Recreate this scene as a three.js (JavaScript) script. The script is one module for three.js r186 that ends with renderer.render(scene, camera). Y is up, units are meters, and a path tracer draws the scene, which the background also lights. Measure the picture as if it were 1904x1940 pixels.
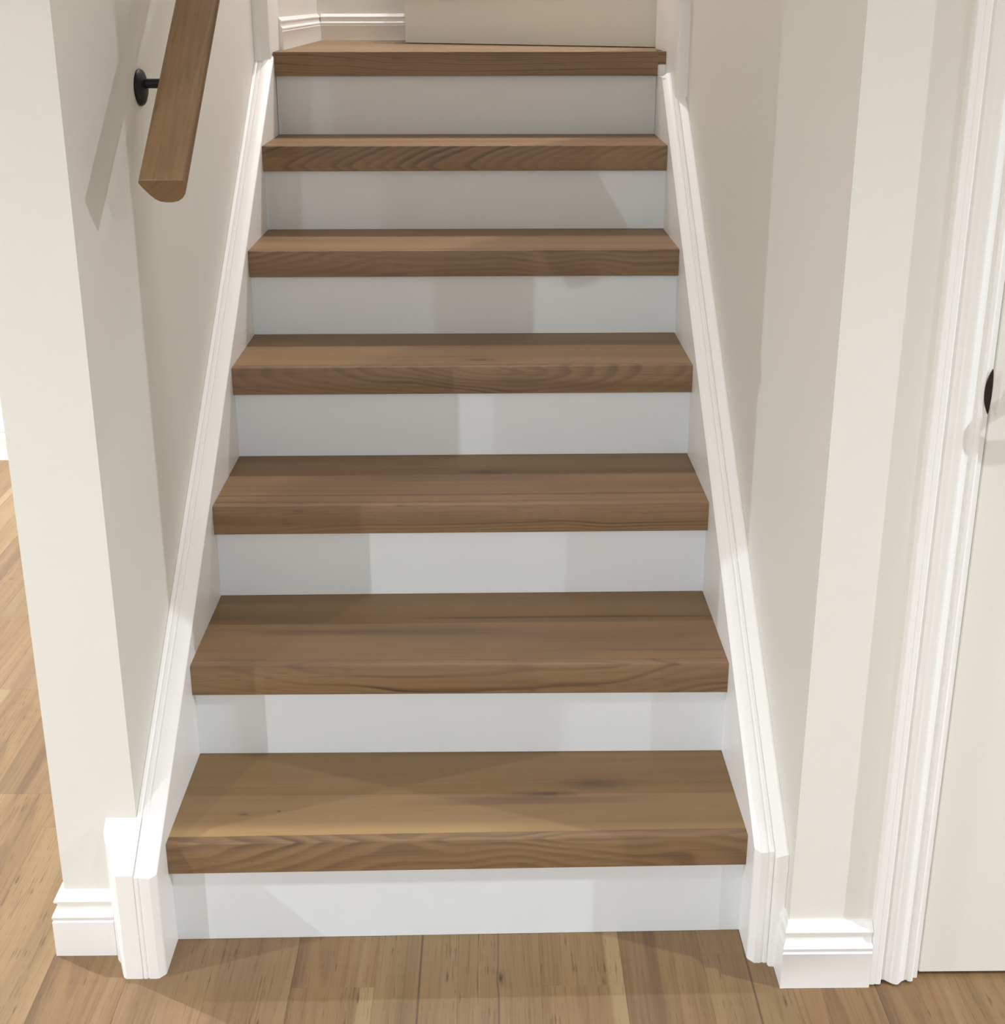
import * as THREE from 'three';
import { mergeGeometries, mergeVertices, toCreasedNormals } from 'three/addons/utils/BufferGeometryUtils.js';

// ---------------------------------------------------------------- camera, exposure, lamps
const scene = new THREE.Scene();
scene.background = new THREE.Color(0x000000);
const camera = new THREE.PerspectiveCamera(2 * Math.atan(970 / 2174.4) * 180 / Math.PI, 1904 / 1940, 0.05, 40);
camera.position.set(0.04816, 1.45494, 1.50633);
camera.rotation.order = 'YXZ';
camera.rotation.set(-0.284056, -0.009091, -0.001272);
camera.setViewOffset(1904, 1940, 9.9, 338.6, 1904, 1940);        // the photograph is a crop: its optical axis lies above the middle
const renderer = new THREE.WebGLRenderer({ antialias: true });
renderer.toneMapping = THREE.LinearToneMapping;
renderer.toneMappingExposure = 0.41;
renderer.shadowMap.enabled = true;

const HALL_H = 2.65;
const hallLamps = [                                              // two main lamps behind the photographer, a row along the hall, the room on the left
  [-3.10, 3.60, 66, 0.25], [2.585, 3.60, 24, 0.25], [-3.60, 1.03, 112, 0.75], [3.36, 1.03, 122, 0.75], [-0.25, 4.90, 42, 0.25], [-3.74, -1.45, 260, 0.9], [-7.0, -1.45, 60, 0.9],
];                                                               // x, z, candela, softness of the beam's rim
const lampColour = new THREE.Color().setRGB(0.93, 1, 1.125);
const landingLamps = [[-0.02, -1.95, 21], [0.924, -1.99, 26]], landingColour = new THREE.Color().setRGB(1, 0.97, 1.04);

// ---------------------------------------------------------------- helpers
const used = {};
const numbered = (n) => { const k = used[n] = (used[n] ?? -1) + 1; return k ? `${n}_${String(k).padStart(3, '0')}` : n; };
function obj(name, geo, mat, parent = scene) {
  const g = Array.isArray(geo) ? mergeGeometries(geo.map((x) => { const y = x.index ? x.toNonIndexed() : x; for (const k of Object.keys(y.attributes)) if (!['position', 'normal', 'uv'].includes(k)) y.deleteAttribute(k); return y; })) : geo;
  const m = new THREE.Mesh(g, mat);
  m.name = parent === scene ? numbered(name) : name; m.castShadow = m.receiveShadow = true; parent.add(m);
  return m;
}
function struct(name, geo, mat) { const m = obj(name, geo, mat); m.userData.kind = 'structure'; return m; }
function thing(name, label, category, at = [0, 0, 0], group) {
  const o = new THREE.Group(); o.name = numbered(name); o.position.set(...at); scene.add(o);
  o.userData = { label, category }; if (group) o.userData.group = group;
  return o;
}
function partGroup(name, parent, at = [0, 0, 0], turn = 0) {
  const o = new THREE.Group(); o.name = name; o.position.set(...at); o.rotation.y = turn; parent.add(o); return o;
}
// box given by its two corners, uv in metres
function box(x0, x1, y0, y1, z0, z1) {
  const g = new THREE.BoxGeometry(x1 - x0, y1 - y0, z1 - z0).translate((x0 + x1) / 2, (y0 + y1) / 2, (z0 + z1) / 2);
  const p = g.attributes.position, n = g.attributes.normal, uv = g.attributes.uv;
  for (let i = 0; i < p.count; i++) {
    if (Math.abs(n.getX(i)) > 0.5) uv.setXY(i, p.getZ(i), p.getY(i));
    else if (Math.abs(n.getY(i)) > 0.5) uv.setXY(i, p.getX(i), p.getZ(i));
    else uv.setXY(i, p.getX(i), p.getY(i));
  }
  return g;
}
// skin over rings of points (each ring closed or open), with caps at both ends when closed
function skin(rings, { closed = true, caps = true, crease = 0.5, uScale = 1 } = {}) {
  const pos = [], uv = [], n = rings[0].length, m = closed ? n : n - 1;
  const V = (a) => new THREE.Vector3(...a);
  const along = [0]; for (let r = 1; r < rings.length; r++) along.push(along[r - 1] + V(rings[r][0]).distanceTo(V(rings[r - 1][0])));
  const per = [0]; for (let i = 1; i <= n; i++) per.push(per[i - 1] + V(rings[0][i % n]).distanceTo(V(rings[0][i - 1])));
  const put = (r, i, j) => { pos.push(...rings[r][j]); uv.push(along[r] * uScale, per[i]); };
  for (let r = 0; r + 1 < rings.length; r++) for (let i = 0; i < m; i++) {
    const j = (i + 1) % n;
    put(r, i, i); put(r + 1, i, i); put(r + 1, i + 1, j); put(r, i, i); put(r + 1, i + 1, j); put(r, i + 1, j);
  }
  if (closed && caps) for (const r of [0, rings.length - 1]) {
    const ring = rings[r].map(V), nrm = new THREE.Vector3();
    for (let i = 0; i < n; i++) nrm.add(new THREE.Vector3().crossVectors(ring[i], ring[(i + 1) % n]));
    nrm.normalize();
    const e1 = new THREE.Vector3(1, 0, 0); if (Math.abs(nrm.x) > 0.8) e1.set(0, 1, 0);
    e1.addScaledVector(nrm, -e1.dot(nrm)).normalize(); const e2 = new THREE.Vector3().crossVectors(nrm, e1);
    const flat = ring.map((p) => new THREE.Vector2(p.dot(e1), p.dot(e2)));
    for (const t of THREE.ShapeUtils.triangulateShape(flat, [])) for (const k of (r ? t : [t[0], t[2], t[1]])) { pos.push(...rings[r][k]); uv.push(flat[k].x, flat[k].y); }
  }
  const g = new THREE.BufferGeometry();
  g.setAttribute('position', new THREE.Float32BufferAttribute(pos, 3)); g.setAttribute('uv', new THREE.Float32BufferAttribute(uv, 2));
  g.computeVertexNormals();
  return toCreasedNormals(g, crease);
}
// orient triangles outward of a closed shape: flip if its signed volume is negative
function outward(g) {
  const p = g.attributes.position; let v = 0;
  const a = new THREE.Vector3(), b = new THREE.Vector3(), c = new THREE.Vector3();
  for (let i = 0; i < p.count; i += 3) { a.fromBufferAttribute(p, i); b.fromBufferAttribute(p, i + 1); c.fromBufferAttribute(p, i + 2); v += a.dot(b.cross(c)); }
  if (v < 0) {
    for (const key of ['position', 'uv']) {
      const at = g.attributes[key], s = at.itemSize;
      for (let i = 0; i < at.count; i += 3) for (let k = 0; k < s; k++) { const t = at.array[(i + 1) * s + k]; at.array[(i + 1) * s + k] = at.array[(i + 2) * s + k]; at.array[(i + 2) * s + k] = t; }
    }
    g.deleteAttribute('normal'); g.computeVertexNormals();
    return toCreasedNormals(g, 0.5);
  }
  return g;
}
const solid = (rings, o) => outward(skin(rings, o));
// polygon [[a, b], ...] in a plane extruded along the third axis
const prismX = (pts, x0, x1) => solid([pts.map(([z, y]) => [x0, y, z]), pts.map(([z, y]) => [x1, y, z])]);
const prismY = (pts, y0, y1) => solid([pts.map(([x, z]) => [x, y0, z]), pts.map(([x, z]) => [x, y1, z])]);
const prismZ = (pts, z0, z1) => solid([pts.map(([x, y]) => [x, y, z0]), pts.map(([x, y]) => [x, y, z1])]);

// ---------------------------------------------------------------- noise and textures
function rng(seed) { let s = seed >>> 0; return () => { s = (s + 0x6d2b79f5) >>> 0; let t = Math.imul(s ^ (s >>> 15), 1 | s); t = (t + Math.imul(t ^ (t >>> 7), 61 | t)) ^ t; return ((t ^ (t >>> 14)) >>> 0) / 4294967296; }; }
function hash(x, y, s) { let h = Math.imul(x | 0, 374761393) ^ Math.imul(y | 0, 668265263) ^ Math.imul(s, 974634777); h = Math.imul(h ^ (h >>> 13), 1274126177); return ((h ^ (h >>> 16)) >>> 0) / 4294967296; }
function vn(x, y, s) {
  const ix = Math.floor(x), iy = Math.floor(y), fx = x - ix, fy = y - iy, u = fx * fx * (3 - 2 * fx), v = fy * fy * (3 - 2 * fy);
  const a = hash(ix, iy, s), b = hash(ix + 1, iy, s), c = hash(ix, iy + 1, s), d = hash(ix + 1, iy + 1, s);
  return a + (b - a) * u + (c - a) * v + (a - b - c + d) * u * v;
}
const smooth = (x, a, b) => { const t = Math.min(1, Math.max(0, (x - a) / (b - a))); return t * t * (3 - 2 * t); };
const lin = (c) => new THREE.Color(c);                            // hex or css, sRGB -> linear
const enc = (v) => { v = Math.min(1, Math.max(0, v)); return 255 * (v <= 0.0031308 ? 12.92 * v : 1.055 * Math.pow(v, 1 / 2.4) - 0.055); };
function dataTexture(w, h, f, srgb = true) {
  const d = new Uint8Array(w * h * 4);
  for (let j = 0; j < h; j++) for (let i = 0; i < w; i++) {
    const c = f((i + 0.5) / w, (j + 0.5) / h), o = (j * w + i) * 4;
    d[o] = srgb ? enc(c[0]) : c[0] * 255; d[o + 1] = srgb ? enc(c[1]) : c[1] * 255; d[o + 2] = srgb ? enc(c[2]) : c[2] * 255; d[o + 3] = 255;
  }
  const t = new THREE.DataTexture(d, w, h, THREE.RGBAFormat, THREE.UnsignedByteType);
  t.magFilter = THREE.LinearFilter; t.minFilter = THREE.LinearMipmapLinearFilter; t.generateMipmaps = true;
  t.wrapS = t.wrapT = THREE.RepeatWrapping; t.colorSpace = srgb ? THREE.SRGBColorSpace : THREE.NoColorSpace; t.needsUpdate = true;
  return t;
}
const mix = (a, b, t) => [a[0] + (b[0] - a[0]) * t, a[1] + (b[1] - a[1]) * t, a[2] + (b[2] - a[2]) * t];
const arr = (hex) => lin(hex).toArray();
// Timber, len x wid metres, grain along u. opts: base/dark/light/sap colours, rings (cathedral figure), pores, streak list, knot list.
function timber(w, h, len, wid, seed, o) {
  const base = arr(o.base), dark = arr(o.dark), light = arr(o.light), sap = arr(o.sap ?? '#c9a878'), knotC = arr(o.knotColour ?? '#4a362a');
  return dataTexture(w, h, (fu, fv) => {
    let u = fu * len, v = fv * wid;
    let knotAmt = 0;
    for (const k of o.knots ?? []) {                             // grain bends round a knot
      const du = (u - k.u) / k.a, dv = (v - k.v) / k.b, r2 = du * du + dv * dv, q = Math.exp(-r2 * 0.35);
      v += k.b * 0.9 * q * Math.sign(dv || 1) * -Math.min(1, Math.abs(dv)) ;
      knotAmt = Math.max(knotAmt, k.s * Math.exp(-Math.pow(r2, 0.8) * (0.75 + 0.7 * vn(u * 90, v * 300, seed + 77))));
    }
    const wob = (vn(u * 2.1, v * 7, seed) - 0.5) * 0.03 + (vn(u * 6, v * 22, seed + 1) - 0.5) * 0.008;
    const w2 = v + wob;
    let c = base;
    const broad = vn(u * 1.3 + 5, w2 * 26, seed + 2) * 0.6 + vn(u * 2.5, w2 * 75, seed + 3) * 0.4;
    c = mix(c, dark, Math.max(0, broad - 0.52) * o.broad);
    c = mix(c, light, Math.max(0, 0.48 - broad) * o.broad);
    const fine = vn(u * 7, w2 * 420, seed + 4) * 0.55 + vn(u * 16, w2 * 1100, seed + 5) * 0.45;
    c = mix(c, dark, Math.max(0, fine - 0.5) * o.fine);
    c = mix(c, light, Math.max(0, 0.5 - fine) * o.fine * 0.6);
    if (o.rings) {                                               // growth rings: long wandering lines, ovals cut at a slant, or chevrons
      const a = o.rings, jit = (vn(u * 3.1, v * 9, seed + 6) - 0.5) * a.warp + (vn(u * 11, v * 34, seed + 8) - 0.5) * a.warp * 0.3;
      let r;
      if (a.kind === 'flat') r = (v + jit + (vn(u * (a.k ?? 2), 1.7, seed + 16) - 0.5) * (a.sway ?? 0.05)) * a.freq;
      else if (a.kind === 'chevron') r = (u + (a.c ?? 14) * Math.abs(v - a.v0) ** 1.35 + jit * 0.7) * a.freq;
      else { const uc = (u - a.u0) / a.stretch, vc = v - a.v0 + jit; r = Math.sqrt(uc * uc + vc * vc * (a.squash ?? 1)) * a.freq; }
      r += vn(u * 1.7, v * 14, seed + 9) * 0.9;
      const t = r - Math.floor(r), line = smooth(t, 0.2, 0.78) * (1 - smooth(t, 0.84, 1.0)), weight = 0.12 + 0.88 * hash(Math.floor(r), 5, seed);
      const show = smooth(vn(u * 2.6, v * 15, seed + 10), 0.2, 0.7) * (0.45 + 0.55 * vn(u * 9, v * 60, seed + 17));
      c = mix(c, dark, line * weight * a.amt * (0.2 + 0.8 * show) * (0.75 + 0.5 * fine));
    }
    for (const s of o.streaks ?? []) {                           // [v, half width, sharpness, colour, amount, u from, u to]
      const e = (vn(u * 3 + s.v * 50, 3.5, seed + 12) - 0.5) * (s.wander ?? 0.004), d = Math.abs(v + e - s.v) / s.w;
      let a = (1 - smooth(d, s.soft ?? 0.4, 1)) * s.amt;
      if (s.u0 !== undefined) a *= smooth(u, s.u0 - (s.fade ?? 0.08), s.u0 + (s.fade ?? 0.08)) * (1 - smooth(u, s.u1 - (s.fade ?? 0.08), s.u1 + (s.fade ?? 0.08)));
      c = mix(c, arr0(s.c), a * (0.75 + 0.5 * fine));
    }
    if (o.pores) {
      const p = vn(u * 38, v * 900, seed + 14), gate = smooth(vn(u * 5, v * 60, seed + 15), 0.45, 0.75);
      c = mix(c, dark, smooth(p, 0.74, 0.93) * o.pores * (0.35 + 0.65 * gate));
    }
    if (knotAmt > 0) c = mix(c, knotC, Math.min(0.95, knotAmt));
    return c;
  });
}
const cache = {}; const arr0 = (hex) => cache[hex] ??= arr(hex);

// ---------------------------------------------------------------- materials
const grainBump = dataTexture(512, 512, (u, v) => { const a = vn(u * 90, v * 90, 3) * 0.5 + vn(u * 200, v * 200, 4) * 0.5; return [a, a, a]; }, false);
const rolled = grainBump.clone(); rolled.repeat.set(2.2, 2.2); rolled.needsUpdate = true;
const paint = (hex, roughness, bump = 0) => new THREE.MeshStandardMaterial({ color: hex, roughness, ...(bump ? { bumpMap: rolled, bumpScale: bump } : {}) });
const M = {
  wall: paint('#e9e6dc', 0.62, 0.00008),
  wallStair: paint('#e4e0d6', 0.5, 0.0002),
  ceiling: paint('#f2f1ec', 0.9),
  trim: paint('#f5f3ee', 0.38),
  riser: paint('#e1e3e2', 0.42),
  door: paint('#e6e3d8', 0.45, 0.0001),
  black: new THREE.MeshStandardMaterial({ color: '#1b1c1f', roughness: 0.45, metalness: 0.3 }),
  bronze: new THREE.MeshStandardMaterial({ color: '#3a322e', roughness: 0.35, metalness: 0.7 }),
  gap: paint('#6b6458', 0.9),
  lens: new THREE.MeshStandardMaterial({ color: '#ffffff', emissive: '#fffaf0', emissiveIntensity: 3 }),
};
const woodMat = (map, rough = 0.48, tint = 1) => new THREE.MeshStandardMaterial({ map, roughness: rough, color: new THREE.Color().setScalar(tint) });

// ================================================================ large structure
const SW = 0.455;                                                // stringer inner faces at +-SW
const XL = -0.495, XR = 0.503;                                   // the two walls along the flight
const PF = 0.014, RF = 0.088;                                    // fronts of the left pier and of the right wall
const TOP = 1.334, UPH = 3.75;                                   // landing level, its ceiling

struct('wall_left', [box(-0.62, XL, 0, UPH, -2.15, PF)], M.wall);
// right wall: along the flight, then across the hall with the doorway cut out
const DX0 = 0.7085, DX1 = 1.48, DH = 2.05;
struct('wall_right', [box(XR, 0.70, 0, UPH, -1.36, RF), box(DX1, 6, 0, HALL_H, -0.05, RF), box(0.70, DX1, DH, HALL_H, -0.05, RF)], M.wall);
struct('wall_behind_door', [box(0.66, 1.6, 0, HALL_H, -0.40, -0.36)], M.wall);
struct('wall_hall', [box(-9, 6, 0, HALL_H, 5.4, 5.5)], M.wall);
struct('wall_hall_end_right', [box(6, 6.1, 0, HALL_H, -0.05, 5.5)], M.wall);
struct('wall_hall_end_left', [box(-9.1, -9, 0, HALL_H, -2.15, 5.5)], M.wall);
struct('wall_room_back', [box(-9, -0.62, 0, HALL_H, -2.15, -2.03)], M.trim);
struct('wall_header', [box(XL, XR, HALL_H, UPH, 0.0, PF + 0.1)], M.wall);
struct('ceiling', [box(-9.1, 6.1, HALL_H, HALL_H + 0.1, PF, 5.5), box(-9.1, -0.62, HALL_H, HALL_H + 0.1, -2.15, PF)], M.ceiling);
struct('ceiling_upper', [box(-0.62, 1.7, UPH, UPH + 0.1, -2.2, 0.2)], M.ceiling);
// landing behind the doorway at the top of the flight
const LZ = -2.07;
struct('wall_landing_left', [box(XL, -0.459, TOP - 0.2, UPH, LZ, -1.39)], M.wallStair);
struct('wall_landing_back', [box(-0.62, 1.7, TOP - 0.2, UPH, LZ - 0.1, LZ)], M.wall);
struct('wall_landing_right', [box(1.6, 1.7, TOP - 0.2, UPH, LZ, -1.3), box(0.62, 1.6, TOP - 0.2, UPH, -1.455, -1.36)], M.wall);

// ---------------------------------------------------------------- floor: oak-look planks along z, 128 mm wide
const PW = 0.128, PL = 1.2, JX = 0.255;
const floorO = { base: '#b48f66', dark: '#6e5137', light: '#c8a577', broad: 1.1, fine: 0.75, pores: 0.75 };
const SAP = '#d9bd8a', LINE = '#5a4432';
const plankVariants = [
  { ...floorO },
  { ...floorO, base: '#b28d60', streaks: [{ v: 0.118, w: 0.016, c: SAP, amt: 0.5, soft: 0.6 }] },
  { ...floorO, base: '#ad8c60', streaks: [{ v: 0.068, w: 0.0025, c: LINE, amt: 0.7, soft: 0.2, wander: 0.006 }] },
  { ...floorO, base: '#b48c60', broad: 1.4, rings: { u0: 0.5, v0: 0.05, stretch: 14, squash: 1, freq: 60, warp: 0.02, amt: 0.35 } },
  { ...floorO, base: '#ab885d', streaks: [{ v: 0.062, w: 0.002, c: LINE, amt: 0.6, soft: 0.2 }], knots: [{ u: 0.62, v: 0.066, a: 0.011, b: 0.0045, s: 0.95 }, { u: 0.2, v: 0.03, a: 0.02, b: 0.006, s: 0.5 }] },
  { ...floorO, base: '#ba9767', broad: 1.5 },
  { ...floorO, base: '#a8855b', broad: 1.3, streaks: [{ v: 0.05, w: 0.012, c: '#8a6648', amt: 0.6 }] },
  { ...floorO, base: '#b69161', streaks: [{ v: 0.012, w: 0.018, c: SAP, amt: 0.5, soft: 0.5 }], rings: { u0: 0.7, v0: 0.08, stretch: 10, squash: 1, freq: 70, warp: 0.02, amt: 0.3 } },
].map((o, i) => woodMat(timber(2048, 192, PL, PW, 100 + 17 * i, o), 0.42, 0.545));
const plankGeo = {};
function plankGeometry(len, off) {                               // a thin board with eased long edges; u along its length
  const key = len.toFixed(3) + '/' + off.toFixed(3);
  if (plankGeo[key]) return plankGeo[key];
  const e = 0.00035, hw = PW / 2 - 0.00004, hl = len / 2 - 0.00005, t = 0.009;
  const ring = (s, y) => [[-hw + s, y, -hl + s], [hw - s, y, -hl + s], [hw - s, y, hl - s], [-hw + s, y, hl - s]];
  const g = solid([ring(0, -t), ring(0, -e * 0.8), ring(e, 0)], { crease: 0.2 });
  const p = g.attributes.position, uv = g.attributes.uv;
  for (let i = 0; i < p.count; i++) uv.setXY(i, (p.getZ(i) + hl + off) / PL, (p.getX(i) + PW / 2) / PW);
  return plankGeo[key] = g;
}
const floor = struct('floor', [box(-9, 6, -0.16, -0.009, -2.15, 5.5)], M.gap);
{
  const R = rng(4711), k0 = Math.round((-2.2 - JX) / PW), k1 = Math.round((1.7 - JX) / PW);
  const chosen = { '-4': 0, '-3': 1, '-2': 2, '-1': 4, '0': 1, '1': 6, '2': 2, '-5': 0, '-6': 3, '-7': 5, '-8': 7, '-9': 7, '-10': 3 };
  for (let k = k0; k < k1; k++) {
    const xc = JX + (k - 0.5) * PW;                              // column k ends at JX + k * PW
    const start = k === -3 || k === 0 ? 0.0965 : R() * PL;        // two end joints show in the photograph
    const zMin = xc < -0.64 ? -2.03 : -0.36, zMax = 3.5;
    for (let z = start - Math.ceil((start - zMin) / PL) * PL, i = 0; z < zMax; z += PL, i++) {
      const a = Math.max(z, zMin), b = Math.min(z + PL, zMax); if (b - a < 0.02) continue;
      const here = a < 0.17 && b > -0.05;
      let v = Math.floor(R() * plankVariants.length);
      if (here && chosen[k] !== undefined) v = chosen[k];
      if (k === -3 && a > 0.09) v = 1; if (k === -3 && a < 0.09) v = 3; if (k === 0 && a < 0.09) v = 1;
      let off = R(); if (k === -1 && here) off = 0.62 - (0.082 - a);
      const m = obj('plank', plankGeometry(b - a, off), plankVariants[v], floor);
      m.position.set(xc, 0, (a + b) / 2);
    }
  }
}
// landing floor: planks across the flight
const landing = struct('landing_floor', [box(XL, 1.6, TOP - 0.2, TOP - 0.009, LZ, -1.34)], M.gap);
{
  const R = rng(99);
  for (let i = 0, z = -1.345; z > LZ + 0.005; z -= PW, i++) {
    const b = z, a = Math.max(z - PW, LZ), g = plankGeometry(1.2, R());
    for (const s of [0, 1]) {
      const m = obj('plank', g, plankVariants[[0, 5, 3, 6, 2, 0, 5][i] ?? 0], landing);
      m.rotation.y = Math.PI / 2; m.position.set(-0.459 + 0.6 + s * 1.2, TOP, (a + b) / 2); m.scale.x = (b - a) / PW;
      if (s) { m.scale.z = 0.72; m.position.x = -0.459 + 1.2 + 0.432; }
    }
  }
}

// ---------------------------------------------------------------- baseboards
const BB = [[0, 0], [0.0175, 0], [0.0175, 0.064], [0.0155, 0.0665], [0.0172, 0.070], [0.0176, 0.0735], [0.0160, 0.0770], [0.0118, 0.0800], [0.0098, 0.0850], [0.0094, 0.0905],
  [0.0094, 0.0945], [0.0128, 0.0965], [0.0135, 0.1000], [0.0118, 0.1035], [0.0078, 0.1055], [0.0062, 0.1085], [0.0040, 0.1120], [0, 0.1125]];
function baseRun(stops, scale = 1) {                              // stops: [x, z, nx, nz] with the (mitred) outward direction at each
  return solid(stops.map(([x, z, nx, nz, y = 0]) => BB.map(([d, h]) => [x + nx * d * scale, y + h * scale, z + nz * d * scale])));
}
struct('baseboard_left', [baseRun([[-0.62, -2.03, -1, 0], [-0.62, PF, -1, 1], [-0.5415, PF, 0, 1]])], M.trim);
struct('baseboard_right', [baseRun([[XR, 0.064, -0.62, 0], [XR, RF, -0.62, 1], [0.6285, RF, 0, 1]])], M.trim);
struct('baseboard_room_back', [baseRun([[-9, -2.03, 0, 1], [-0.62, -2.03, 0, 1]])], M.trim);
struct('baseboard_landing_left', [baseRun([[-0.459, -1.39, 1, 0, TOP], [-0.459, LZ, 1, 0, TOP]], 0.68)], M.trim);
struct('baseboard_landing_back', [baseRun([[-0.447, LZ, 0, 1, TOP], [1.6, LZ, 0, 1, TOP]], 0.68)], M.trim);

// ---------------------------------------------------------------- door on the right and its casing
const CP = [[0.629, 0], [0.629, 0.0180], [0.6300, 0.0200], [0.6365, 0.0205], [0.6378, 0.0185], [0.6390, 0.0195], [0.6455, 0.0198], [0.6475, 0.0175], [0.6488, 0.0105], [0.6500, 0.0085], [0.6545, 0.0085],
  [0.6580, 0.0120], [0.6640, 0.0178], [0.6695, 0.0208], [0.6730, 0.0208], [0.6770, 0.0170], [0.6815, 0.0125], [0.6870, 0.0095], [0.6895, 0.0095], [0.6905, 0.0130], [0.6950, 0.0140], [0.6982, 0.0122], [0.6992, 0.0095], [0.6992, 0]];
const mirror = (pts) => pts.map(([x, z]) => [DX0 + DX1 - x - 0.004, z]);
struct('trim_1', [prismY(CP.map(([x, d]) => [x, RF + 0.76 * d]), 0.0035, DH + 0.06), prismY(mirror(CP).map(([x, d]) => [x, RF + 0.76 * d]), 0.0035, DH + 0.06),
  prismX([[RF, DH], [RF + 0.012, DH], [RF + 0.017, DH + 0.06], [RF, DH + 0.06]], 0.6992, DX1 - 0.004 - (0.6992 - DX0)),
  box(0.70, DX0, 0, DH, -0.05, RF), box(DX1 - 0.006, DX1, 0, DH, -0.05, RF)], M.trim);
const door1 = struct('door_1', [prismY([[0.7125, 0.043], [0.7125, 0.0815], [0.7140, 0.083], [DX1 - 0.012, 0.083], [DX1 - 0.010, 0.081], [DX1 - 0.010, 0.043]], 0.007, DH - 0.004)], M.door);
{
  // black strike lip on the frame beside the gap, a pointed oval
  const pts = []; for (let i = 0; i <= 12; i++) { const t = i / 12; pts.push([0.7030 - 0.0075 * Math.sin(Math.PI * t) ** 0.8, 0.962 + 0.062 * (t - 0.5)]); }
  for (let i = 11; i > 0; i--) { const t = i / 12; pts.push([0.7036 + 0.0016 * Math.sin(Math.PI * t), 0.962 + 0.062 * (t - 0.5)]); }
  const lip = prismZ(pts, RF + 0.0098, RF + 0.0118);
  obj('strike_plate', lip, M.bronze, door1);
  const h = new THREE.Group(); h.name = 'handle'; h.position.set(0.775, 0.965, 0.083); door1.add(h);
  const rose = new THREE.LatheGeometry([[0, 0], [0.026, 0], [0.026, 0.005], [0.023, 0.009], [0.012, 0.010], [0.011, 0.045], [0.009, 0.056], [0, 0.057]].map((p) => new THREE.Vector2(...p)), 32).rotateX(Math.PI / 2);
  obj('rose', rose, M.bronze, h);
  const path = new THREE.CatmullRomCurve3([[0, 0, 0.05], [0.02, 0.001, 0.053], [0.07, 0, 0.052], [0.115, -0.004, 0.047]].map((p) => new THREE.Vector3(...p)));
  obj('lever', new THREE.TubeGeometry(path, 24, 0.009, 12), M.bronze, h);
}

// ---------------------------------------------------------------- doorway at the top of the flight
struct('trim_2', [                                                // jambs and casings, standing on the stringers
  prismY([[XL, -1.262], [-0.479, -1.262], [-0.472, -1.266], [-0.460, -1.272], [-0.4575, -1.280], [-0.4575, -1.40], [XL, -1.40]], TOP - 0.02, UPH),
  prismY([[XR, -1.135], [0.483, -1.135], [0.476, -1.142], [0.474, -1.155], [0.4735, -1.30], [0.4735, -1.46], [XR, -1.46]], 1.232, UPH)], M.trim);
// ================================================================ the staircase
const stair = thing('staircase', 'flight of brown timber treads and white risers between white moulded stringers', 'staircase');
// measured level, riser plane and slight skew of each step
const steps = [[0.1962, -0.0048, -0.0117], [0.3784, -0.2064, 0.0014], [0.5672, -0.4330, -0.0074], [0.7596, -0.6561, -0.0063], [0.9463, -0.8726, -0.0033], [1.1384, -1.0888, 0.0016], [TOP, -1.2951, 0.0102]];
const NH = 0.0558, OV = 0.0155, ND = 0.0165;                     // nosing height, overhang, top width
const treadO = { base: '#93734f', dark: '#5a4330', light: '#a98660', broad: 0.9, fine: 0.34, pores: 0.16, sap: '#b8935c' };
const KN = '#4b3629';
const topSpecs = [
  { knots: [{ u: 0.60, v: 0.104, a: 0.045, b: 0.006, s: 0.85 }, { u: 0.68, v: 0.130, a: 0.05, b: 0.014, s: 0.55 }, { u: 0.11, v: 0.066, a: 0.008, b: 0.003, s: 0.8 }, { u: 0.165, v: 0.072, a: 0.003, b: 0.002, s: 0.9 }],
    streaks: [{ v: 0.018, w: 0.027, c: '#c2a068', amt: 0.72, soft: 0.1, wander: 0.012, u0: -0.1, u1: 0.56, fade: 0.1 }, { v: 0.020, w: 0.018, c: '#b08c5c', amt: 0.45, soft: 0.1, u0: 0.56, u1: 1.2 }, { v: 0.09, w: 0.014, c: '#6d4a38', amt: 0.55, u0: 0.42, u1: 0.72, fade: 0.15 }] },
  { streaks: [{ v: 0.105, w: 0.012, c: '#5f4634', amt: 0.5, u0: 0.1, u1: 0.5 }, { v: 0.155, w: 0.004, c: '#4c3929', amt: 0.6, u0: 0.4, u1: 0.9 }, { v: 0.045, w: 0.003, c: '#54402e', amt: 0.5, u0: 0.7, u1: 0.95 }] },
  { knots: [{ u: 0.50, v: 0.150, a: 0.05, b: 0.012, s: 0.7 }], streaks: [{ v: 0.045, w: 0.0045, c: '#5a412f', amt: 0.65, wander: 0.012 }, { v: 0.12, w: 0.02, c: '#6a4f3b', amt: 0.55, u0: 0.3, u1: 0.62 }] },
  { knots: [{ u: 0.49, v: 0.045, a: 0.028, b: 0.009, s: 0.85 }] },
  { streaks: [{ v: 0.05, w: 0.01, c: '#a3805a', amt: 0.3 }] }, {}, {},
];
const ringSpecs = [
  { u0: 0.46, v0: 0.105, stretch: 5.5, freq: 81, warp: 0.06, amt: 0.85 },
  { kind: 'flat', freq: 74, warp: 0.05, sway: 0.06, k: 3.2, amt: 1.23 },
  { kind: 'flat', freq: 128, warp: 0.03, sway: 0.035, k: 1.6, amt: 1.09 },
  { u0: 0.50, v0: 0.01, stretch: 6, freq: 128, warp: 0.035, amt: 1.09 },
  { u0: 0.50, v0: 0.12, stretch: 7, freq: 101, warp: 0.05, amt: 1.23 },
  { kind: 'chevron', v0: 0.045, c: -7, freq: 27, warp: 0.06, amt: 0.78 },
  { kind: 'flat', freq: 176, warp: 0.022, sway: 0.03, k: 1.8, amt: 1.01 },
];
const bases = ['#97774d', '#8c6d46', '#8e6e47', '#927249', '#95744d', '#94714b', '#977650'];
const treadW = SW - 0.0004;
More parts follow.
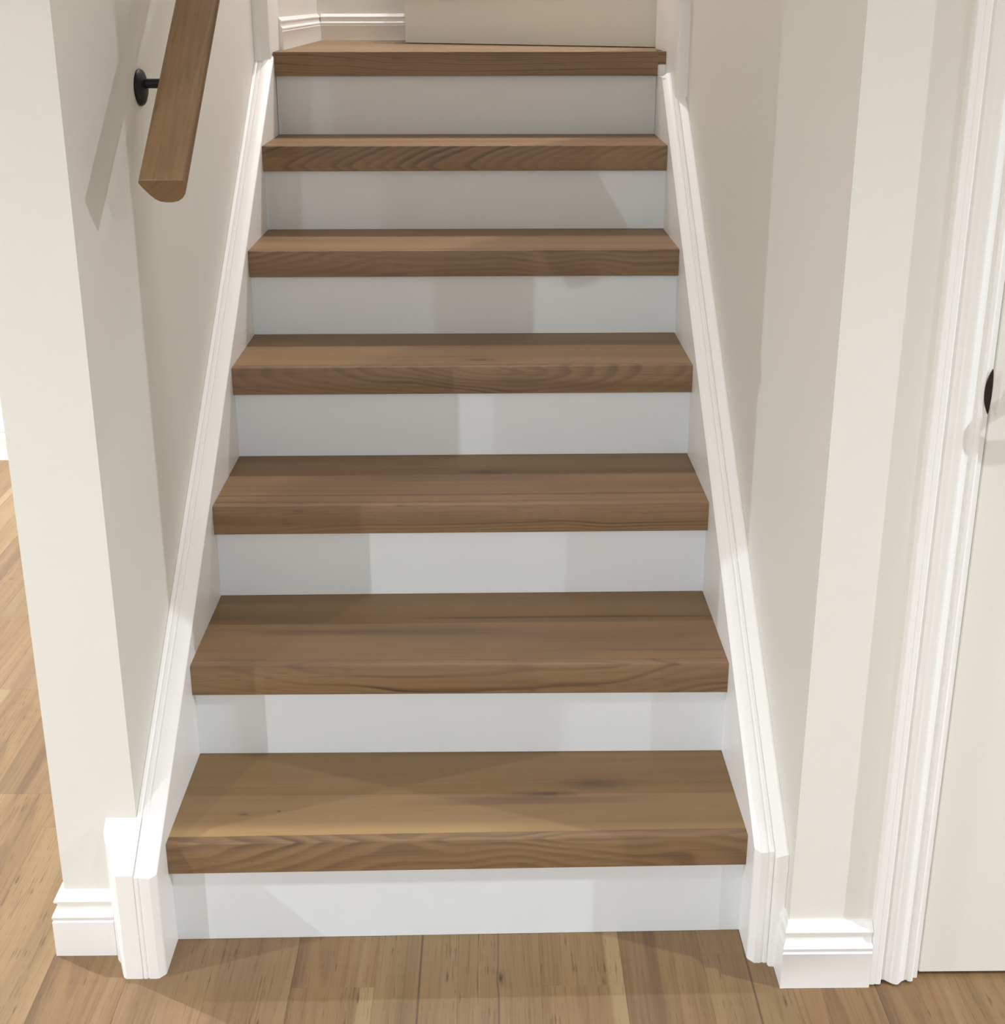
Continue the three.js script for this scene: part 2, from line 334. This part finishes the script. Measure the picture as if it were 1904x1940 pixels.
steps.forEach(([y, z, yaw], i) => {
  const t = partGroup('tread', stair, [0, y, z], -yaw);
  const back = i < 6 ? steps[i + 1][1] - z - 0.013 : -0.052;      // the boards run under the next riser
  const front = OV;
  const topTex = woodMat(timber(1536, 320, 0.91, 0.24, 300 + 31 * i, { ...treadO, base: bases[i], ...topSpecs[i], knotColour: KN, rings: { u0: 0.5 + 0.2 * Math.sin(i * 2.3), v0: 0.1, stretch: 9, squash: 1, freq: 30, warp: 0.09, amt: 0.13 } }), 0.5, [0.78, 0.88, 0.88, 0.87, 0.84, 0.86, 0.9][i]);
  const noseTex = woodMat(timber(1536, 128, 0.91, 0.09, 600 + 37 * i, { ...treadO, base: '#8f6f4c', dark: '#45331f', light: '#9b7a52', fine: 0.5, pores: 0.3, rings: { squash: 1, ...ringSpecs[i] } }), 0.5, [0.80, 0.85, 0.85, 0.85, 0.85, 0.85, 0.85][i]);
  const setUV = (g, f) => { const p = g.attributes.position, uv = g.attributes.uv; for (let k = 0; k < p.count; k++) { const [a, b] = f(p.getX(k), p.getY(k), p.getZ(k)); uv.setXY(k, a, b); } return g; };
  const e = 0.0022;
  // nosing: a deep front strip with an eased top edge and a fine joint behind it
  const arc = []; for (let k = 0; k <= 5; k++) { const a = k / 5 * Math.PI / 2; arc.push([front - e + e * Math.sin(a), -e + e * Math.cos(a)]); }
  const nosePoly = [[front - ND + 0.0006, 0], ...arc, [front, -NH + 0.001], [front - 0.001, -NH], [front - ND - 0.012, -NH], [front - ND - 0.012, -0.0205], [front - ND, -0.0205], [front - ND, -0.0006]];
  const xr = i === 6 ? 0.4735 : treadW;
  obj('nosing', setUV(prismX(nosePoly, -treadW, treadW), (x, yy, zz) => [(x + SW) / 0.91, (front - zz - yy * 1.0) / 0.09]), noseTex, t);
  if (i === 6) obj('nosing_return', setUV(prismX([[front - ND, 0], ...arc, [front, -0.024], [front - 0.004, -0.030], [front - ND, -0.030]], treadW, xr), (x, yy, zz) => [(x + SW) / 0.91, (front - zz - yy) / 0.09]), noseTex, t);
  // boards behind it
  const b0 = front - ND - 0.0004, split = front - 0.135;
  const board = (za, zb, o) => setUV(prismX([[za, -0.0006], [za - 0.0006, 0], [zb + 0.0005, 0], [zb, -0.0006], [zb, -0.02], [za, -0.02]], -treadW, treadW), (x, yy, zz) => [(x + SW) / 0.91 + o, (front - zz - yy) / 0.24]);
  if (i < 6) { obj('board', board(b0, split, 0), topTex, t); obj('board', board(split - 0.0003, back, i ? 0 : 0.0), topTex, t); }
  else obj('board', board(b0, back, 0), topTex, t);
});
// risers, each standing on the tread below (the first on the floor)
steps.forEach(([y, z, yaw], i) => {
  const y0 = i ? steps[i - 1][0] : 0, h = y - NH - y0;
  const r = obj('riser', box(-SW + 0.0016, SW - 0.0012, 0.0006, h, -0.018, 0), M.riser, stair);
  r.position.set(0, y0, z); r.rotation.y = -yaw;
});
// the first turning step stands askew on the landing, its left end clear of the back wall
{
  const a = [0.506, -1.462], b = [-0.178, -1.812], H = 0.1895, L = Math.hypot(b[0] - a[0], b[1] - a[1]), ang = Math.atan2(-(b[1] - a[1]), b[0] - a[0]);
  const r = obj('riser', box(0, L, 0.002, H - NH, 0, 0.018), M.wall, stair); r.position.set(a[0], TOP, a[1]); r.rotation.y = ang;
  obj('end_panel', box(b[0] + 0.002, b[0] + 0.02, TOP + 0.002, TOP + H - NH, LZ + 0.003, b[1] - 0.002), M.riser, stair);
  const t = partGroup('tread', stair);
  const plan = [[b[0] - 0.012, b[1] + 0.018], [b[0] - 0.012, LZ + 0.002], [1.1, LZ + 0.002], [0.6, -1.50], [0.506, -1.47]];
  obj('board', prismY(plan, TOP + H - NH, TOP + H), woodMat(timber(512, 256, 0.91, 0.45, 1777, { ...treadO }), 0.5), t);
}
// stringers: a moulded capping that follows the flight and turns down into a foot at the floor
// left: inner board and wall-side strip, split by a fine seam; profile [x, drop of the sloping top, set-back of the upright front]
function stringer(profile, line, zTop, zFoot, floorDrop = 0) {
  // profile from wall side to inner side; line(x-independent) gives the top level at z
  const top = profile.map(([x, d]) => [x, line(zTop) - d, zTop]);
  const mitre = profile.map(([x, d, s]) => [x, line(zFoot - s) - d, zFoot - s]);
  const foot = profile.map(([x, d, s]) => [x, floorDrop, zFoot - s]);
  // lower back edge closes the solid: run the ring round the back along the underside
  const n = profile.length, xa = profile[0][0], xb = profile[n - 1][0];
  const low = [[xb, top[n - 1][1] - 0.36, zTop], [xa, top[n - 1][1] - 0.36, zTop]];
  const mid = [[xb, floorDrop, zFoot - 0.50], [xa, floorDrop, zFoot - 0.50]];
  const g1 = solid([[...top, ...low], [...mitre, ...mid]], { caps: false, crease: 0.35 });
  const g2 = skin([mitre, foot], { closed: false, crease: 0.35 });
  // side faces of the lower wedge: mitre edge, foot edge, back corner
  const side = (k, flip) => { const a = mitre[k], b = foot[k], c = [a[0], floorDrop, zFoot - 0.50]; const p = flip ? [a, c, b] : [a, b, c]; const g = new THREE.BufferGeometry(); g.setAttribute('position', new THREE.Float32BufferAttribute(p.flat(), 3)); g.setAttribute('uv', new THREE.Float32BufferAttribute(p.flatMap((q) => [q[2], q[1]]), 2)); g.computeVertexNormals(); return g; };
  return [g1, g2, side(0, xa < xb), side(n - 1, xa > xb)];
}
const lineL = (z) => 0.2555 - 0.840 * z, lineR = (z) => 0.2600 - 0.860 * z;
const innerProfile = (xo, xi) => { const s = Math.sign(xi - xo); return [[xo, 0.0036, 0.0016], [xo + s * 0.0010, 0.0024, 0.0003], [xo + s * 0.003, 0.002, 0], [xo + s * 0.0055, 0.0021, 0], [xo + s * 0.0068, 0.0046, 0.0012], [xo + s * 0.0088, 0.0046, 0.0012], [xo + s * 0.0102, 0.0028, 0], [xo + s * 0.020, 0.0035, 0], [xi - s * 0.0095, 0.005, 0.0006], [xi - s * 0.008, 0.0062, 0.0018], [xi - s * 0.0012, 0.0105, 0.008], [xi, 0.0125, 0.011]]; };
const sl = partGroup('stringer', stair);
obj('inner_board', stringer(innerProfile(-0.4870, -0.4535), lineL, -1.285, 0.0775), M.trim, sl);
obj('wall_strip', [...stringer([[XL + 0.0003, 0.004, 0.003], [XL + 0.0003, -0.001, 0.001], [-0.4935, -0.002, 0], [-0.4900, -0.001, 0], [-0.4882, 0.0005, 0.0005], [-0.4871, 0.0034, 0.0016]], lineL, -1.285, 0.035)], M.trim, sl);
// on the pier side the foot widens into a block across the face of the pier
obj('foot_block', solid([[[-0.5415, PF + 0.0003], [-0.5415, 0.030], [-0.5375, 0.040], [-0.5310, 0.047], [-0.5215, 0.068], [-0.5180, 0.0745], [-0.5130, 0.0775], [-0.4882, 0.0775], [-0.4871, 0.0762], [-0.4871, PF + 0.0003]]].flatMap((r) => [r.map(([x, z]) => [x, 0, z]), r.map(([x, z]) => [x, lineL(z) + 0.0015, z])])), M.trim, sl);
const sr = partGroup('stringer', stair);
obj('skirt', [box(0.4545, 0.486, 0.8, TOP - NH, -1.281, -1.19), box(0.4545, 0.486, 0.8, TOP - 0.0302, -1.40, -1.281)], M.trim, sr);
obj('skirt', box(-0.4945, -0.4545, 0.8, TOP - 0.02, -1.40, -1.27), M.trim, sl);
obj('inner_board', stringer(innerProfile(0.4830, 0.4535), lineR, -1.20, 0.057), M.trim, sr);
obj('wall_strip', stringer([[XR - 0.0003, 0.004, 0.003], [XR - 0.0003, -0.003, 0.001], [0.4995, -0.0045, 0], [0.4920, -0.0025, 0], [0.4852, 0.0005, 0.0004], [0.4836, 0.0030, 0.0022], [0.4831, 0.0055, 0.0035]], lineR, -1.135, 0.0645), M.trim, sr);

// ================================================================ handrail
const rail = thing('handrail', 'brown timber handrail rising along the left wall on a black bracket', 'handrail', [-0.3845, 1.2065, -0.0290]);
{
  const pitch = Math.atan(0.8745), L = 2.1, dir = [0, Math.sin(pitch), -Math.cos(pitch)], up = [0, Math.cos(pitch), Math.sin(pitch)];
  // flat-topped section, left side raked in, right side rounded under
  const P = [[-0.0325, 0.0195], [-0.0300, 0.0245], [-0.026, 0.0255], [0.028, 0.0255], [0.0315, 0.0245], [0.0328, 0.0205], [0.0333, 0.013], [0.0322, 0.004], [0.0290, -0.006], [0.0235, -0.0155], [0.0160, -0.0225], [0.0070, -0.0255],
    [-0.0030, -0.0255], [-0.0110, -0.0235], [-0.0175, -0.0175], [-0.0225, -0.008], [-0.0270, 0.003], [-0.0305, 0.012]];
  const at = (t, x, h) => [x * 0.94, dir[1] * t + up[1] * h * 0.92, dir[2] * t + up[2] * h * 0.92];
  const g = solid([P.map(([x, h]) => at(0, x * 0.98, h * 0.97)), P.map(([x, h]) => at(0.0012, x, h)), P.map(([x, h]) => at(L, x, h))], { crease: 0.45 });
  const p = g.attributes.position, uv = g.attributes.uv;
  for (let k = 0; k < p.count; k++) { const t = p.getY(k) * dir[1] + p.getZ(k) * dir[2], h = p.getY(k) * up[1] + p.getZ(k) * up[2]; uv.setXY(k, t / 1.2, (p.getX(k) + 0.045 - h) / 0.128); }
  obj('rail', g, woodMat(timber(2048, 192, 1.2, 0.128, 911, { ...treadO, base: '#97764f', dark: '#654c35', light: '#a8845d', broad: 0.9, fine: 0.8, pores: 0.4, rings: { u0: 0.3, v0: 0.05, stretch: 12, squash: 1, freq: 70, warp: 0.02, amt: 0.25 } }), 0.5, 0.74), rail);
  const bracket = (zz) => {
    const b = partGroup('bracket', rail, [XL + 0.3845, 1.3215 - 1.2065 + (-0.331 - zz) * 0.8745, zz + 0.0290]);
    const rose = new THREE.LatheGeometry([[0, 0], [0.028, 0], [0.029, 0.0025], [0.0265, 0.006], [0.018, 0.0095], [0.009, 0.011], [0, 0.011]].map((q) => new THREE.Vector2(...q)), 40).rotateZ(-Math.PI / 2);
    obj('rose', rose, M.black, b);
    const c = new THREE.CatmullRomCurve3([[0.004, 0.006, 0], [0.03, 0.006, 0], [0.070, 0.008, 0], [0.092, 0.018, 0], [0.1015, 0.050, -0.004], [0.103, 0.088, -0.006]].map((q) => new THREE.Vector3(...q)));
    obj('arm', new THREE.TubeGeometry(c, 40, 0.0075, 16), M.black, b);
  };
  bracket(-0.331); bracket(-1.42);
}

// ================================================================ downlights
function downlight(x, y, z, cd, colour, label, group, rim = 0.8) {
  const t = thing('downlight', label, 'ceiling light', [x, y, z], group);
  const ring = new THREE.LatheGeometry([[0.036, 0], [0.050, -0.001], [0.0515, -0.004], [0.048, -0.007], [0.037, -0.004], [0.036, 0]].map((q) => new THREE.Vector2(...q)), 40);
  obj('rim', ring, M.trim, t);
  obj('lens', new THREE.CylinderGeometry(0.036, 0.036, 0.002, 32).translate(0, -0.001, 0), M.lens, t);
  const l = new THREE.SpotLight(colour, cd, 0, 1.5, rim, 2);
  l.position.set(0, -0.008, 0); l.target.position.set(0, -1, 0); l.castShadow = true; l.shadow.radius = 1; l.shadow.mapSize.set(1024, 1024);
  t.add(l, l.target);
  return t;
}
const lampLabels = ['round ceiling downlight behind and left of the viewer', 'round ceiling downlight behind and right of the viewer', 'round ceiling downlight along the hall left of the stair opening', 'round ceiling downlight along the hall right of the stair opening',
  'farthest round ceiling downlight straight behind the viewer',
  'nearest round ceiling downlight over the side room on the left', 'farther round ceiling downlight over the side room on the left'];
hallLamps.forEach(([x, z, cd, rim], i) => downlight(x, HALL_H, z, cd, lampColour, lampLabels[i], undefined, rim));
['round ceiling downlight above the top landing', 'round ceiling downlight above the steps that turn off the landing'].forEach((label, i) => downlight(landingLamps[i][0], UPH, landingLamps[i][1], landingLamps[i][2], landingColour, label));

renderer.render(scene, camera);
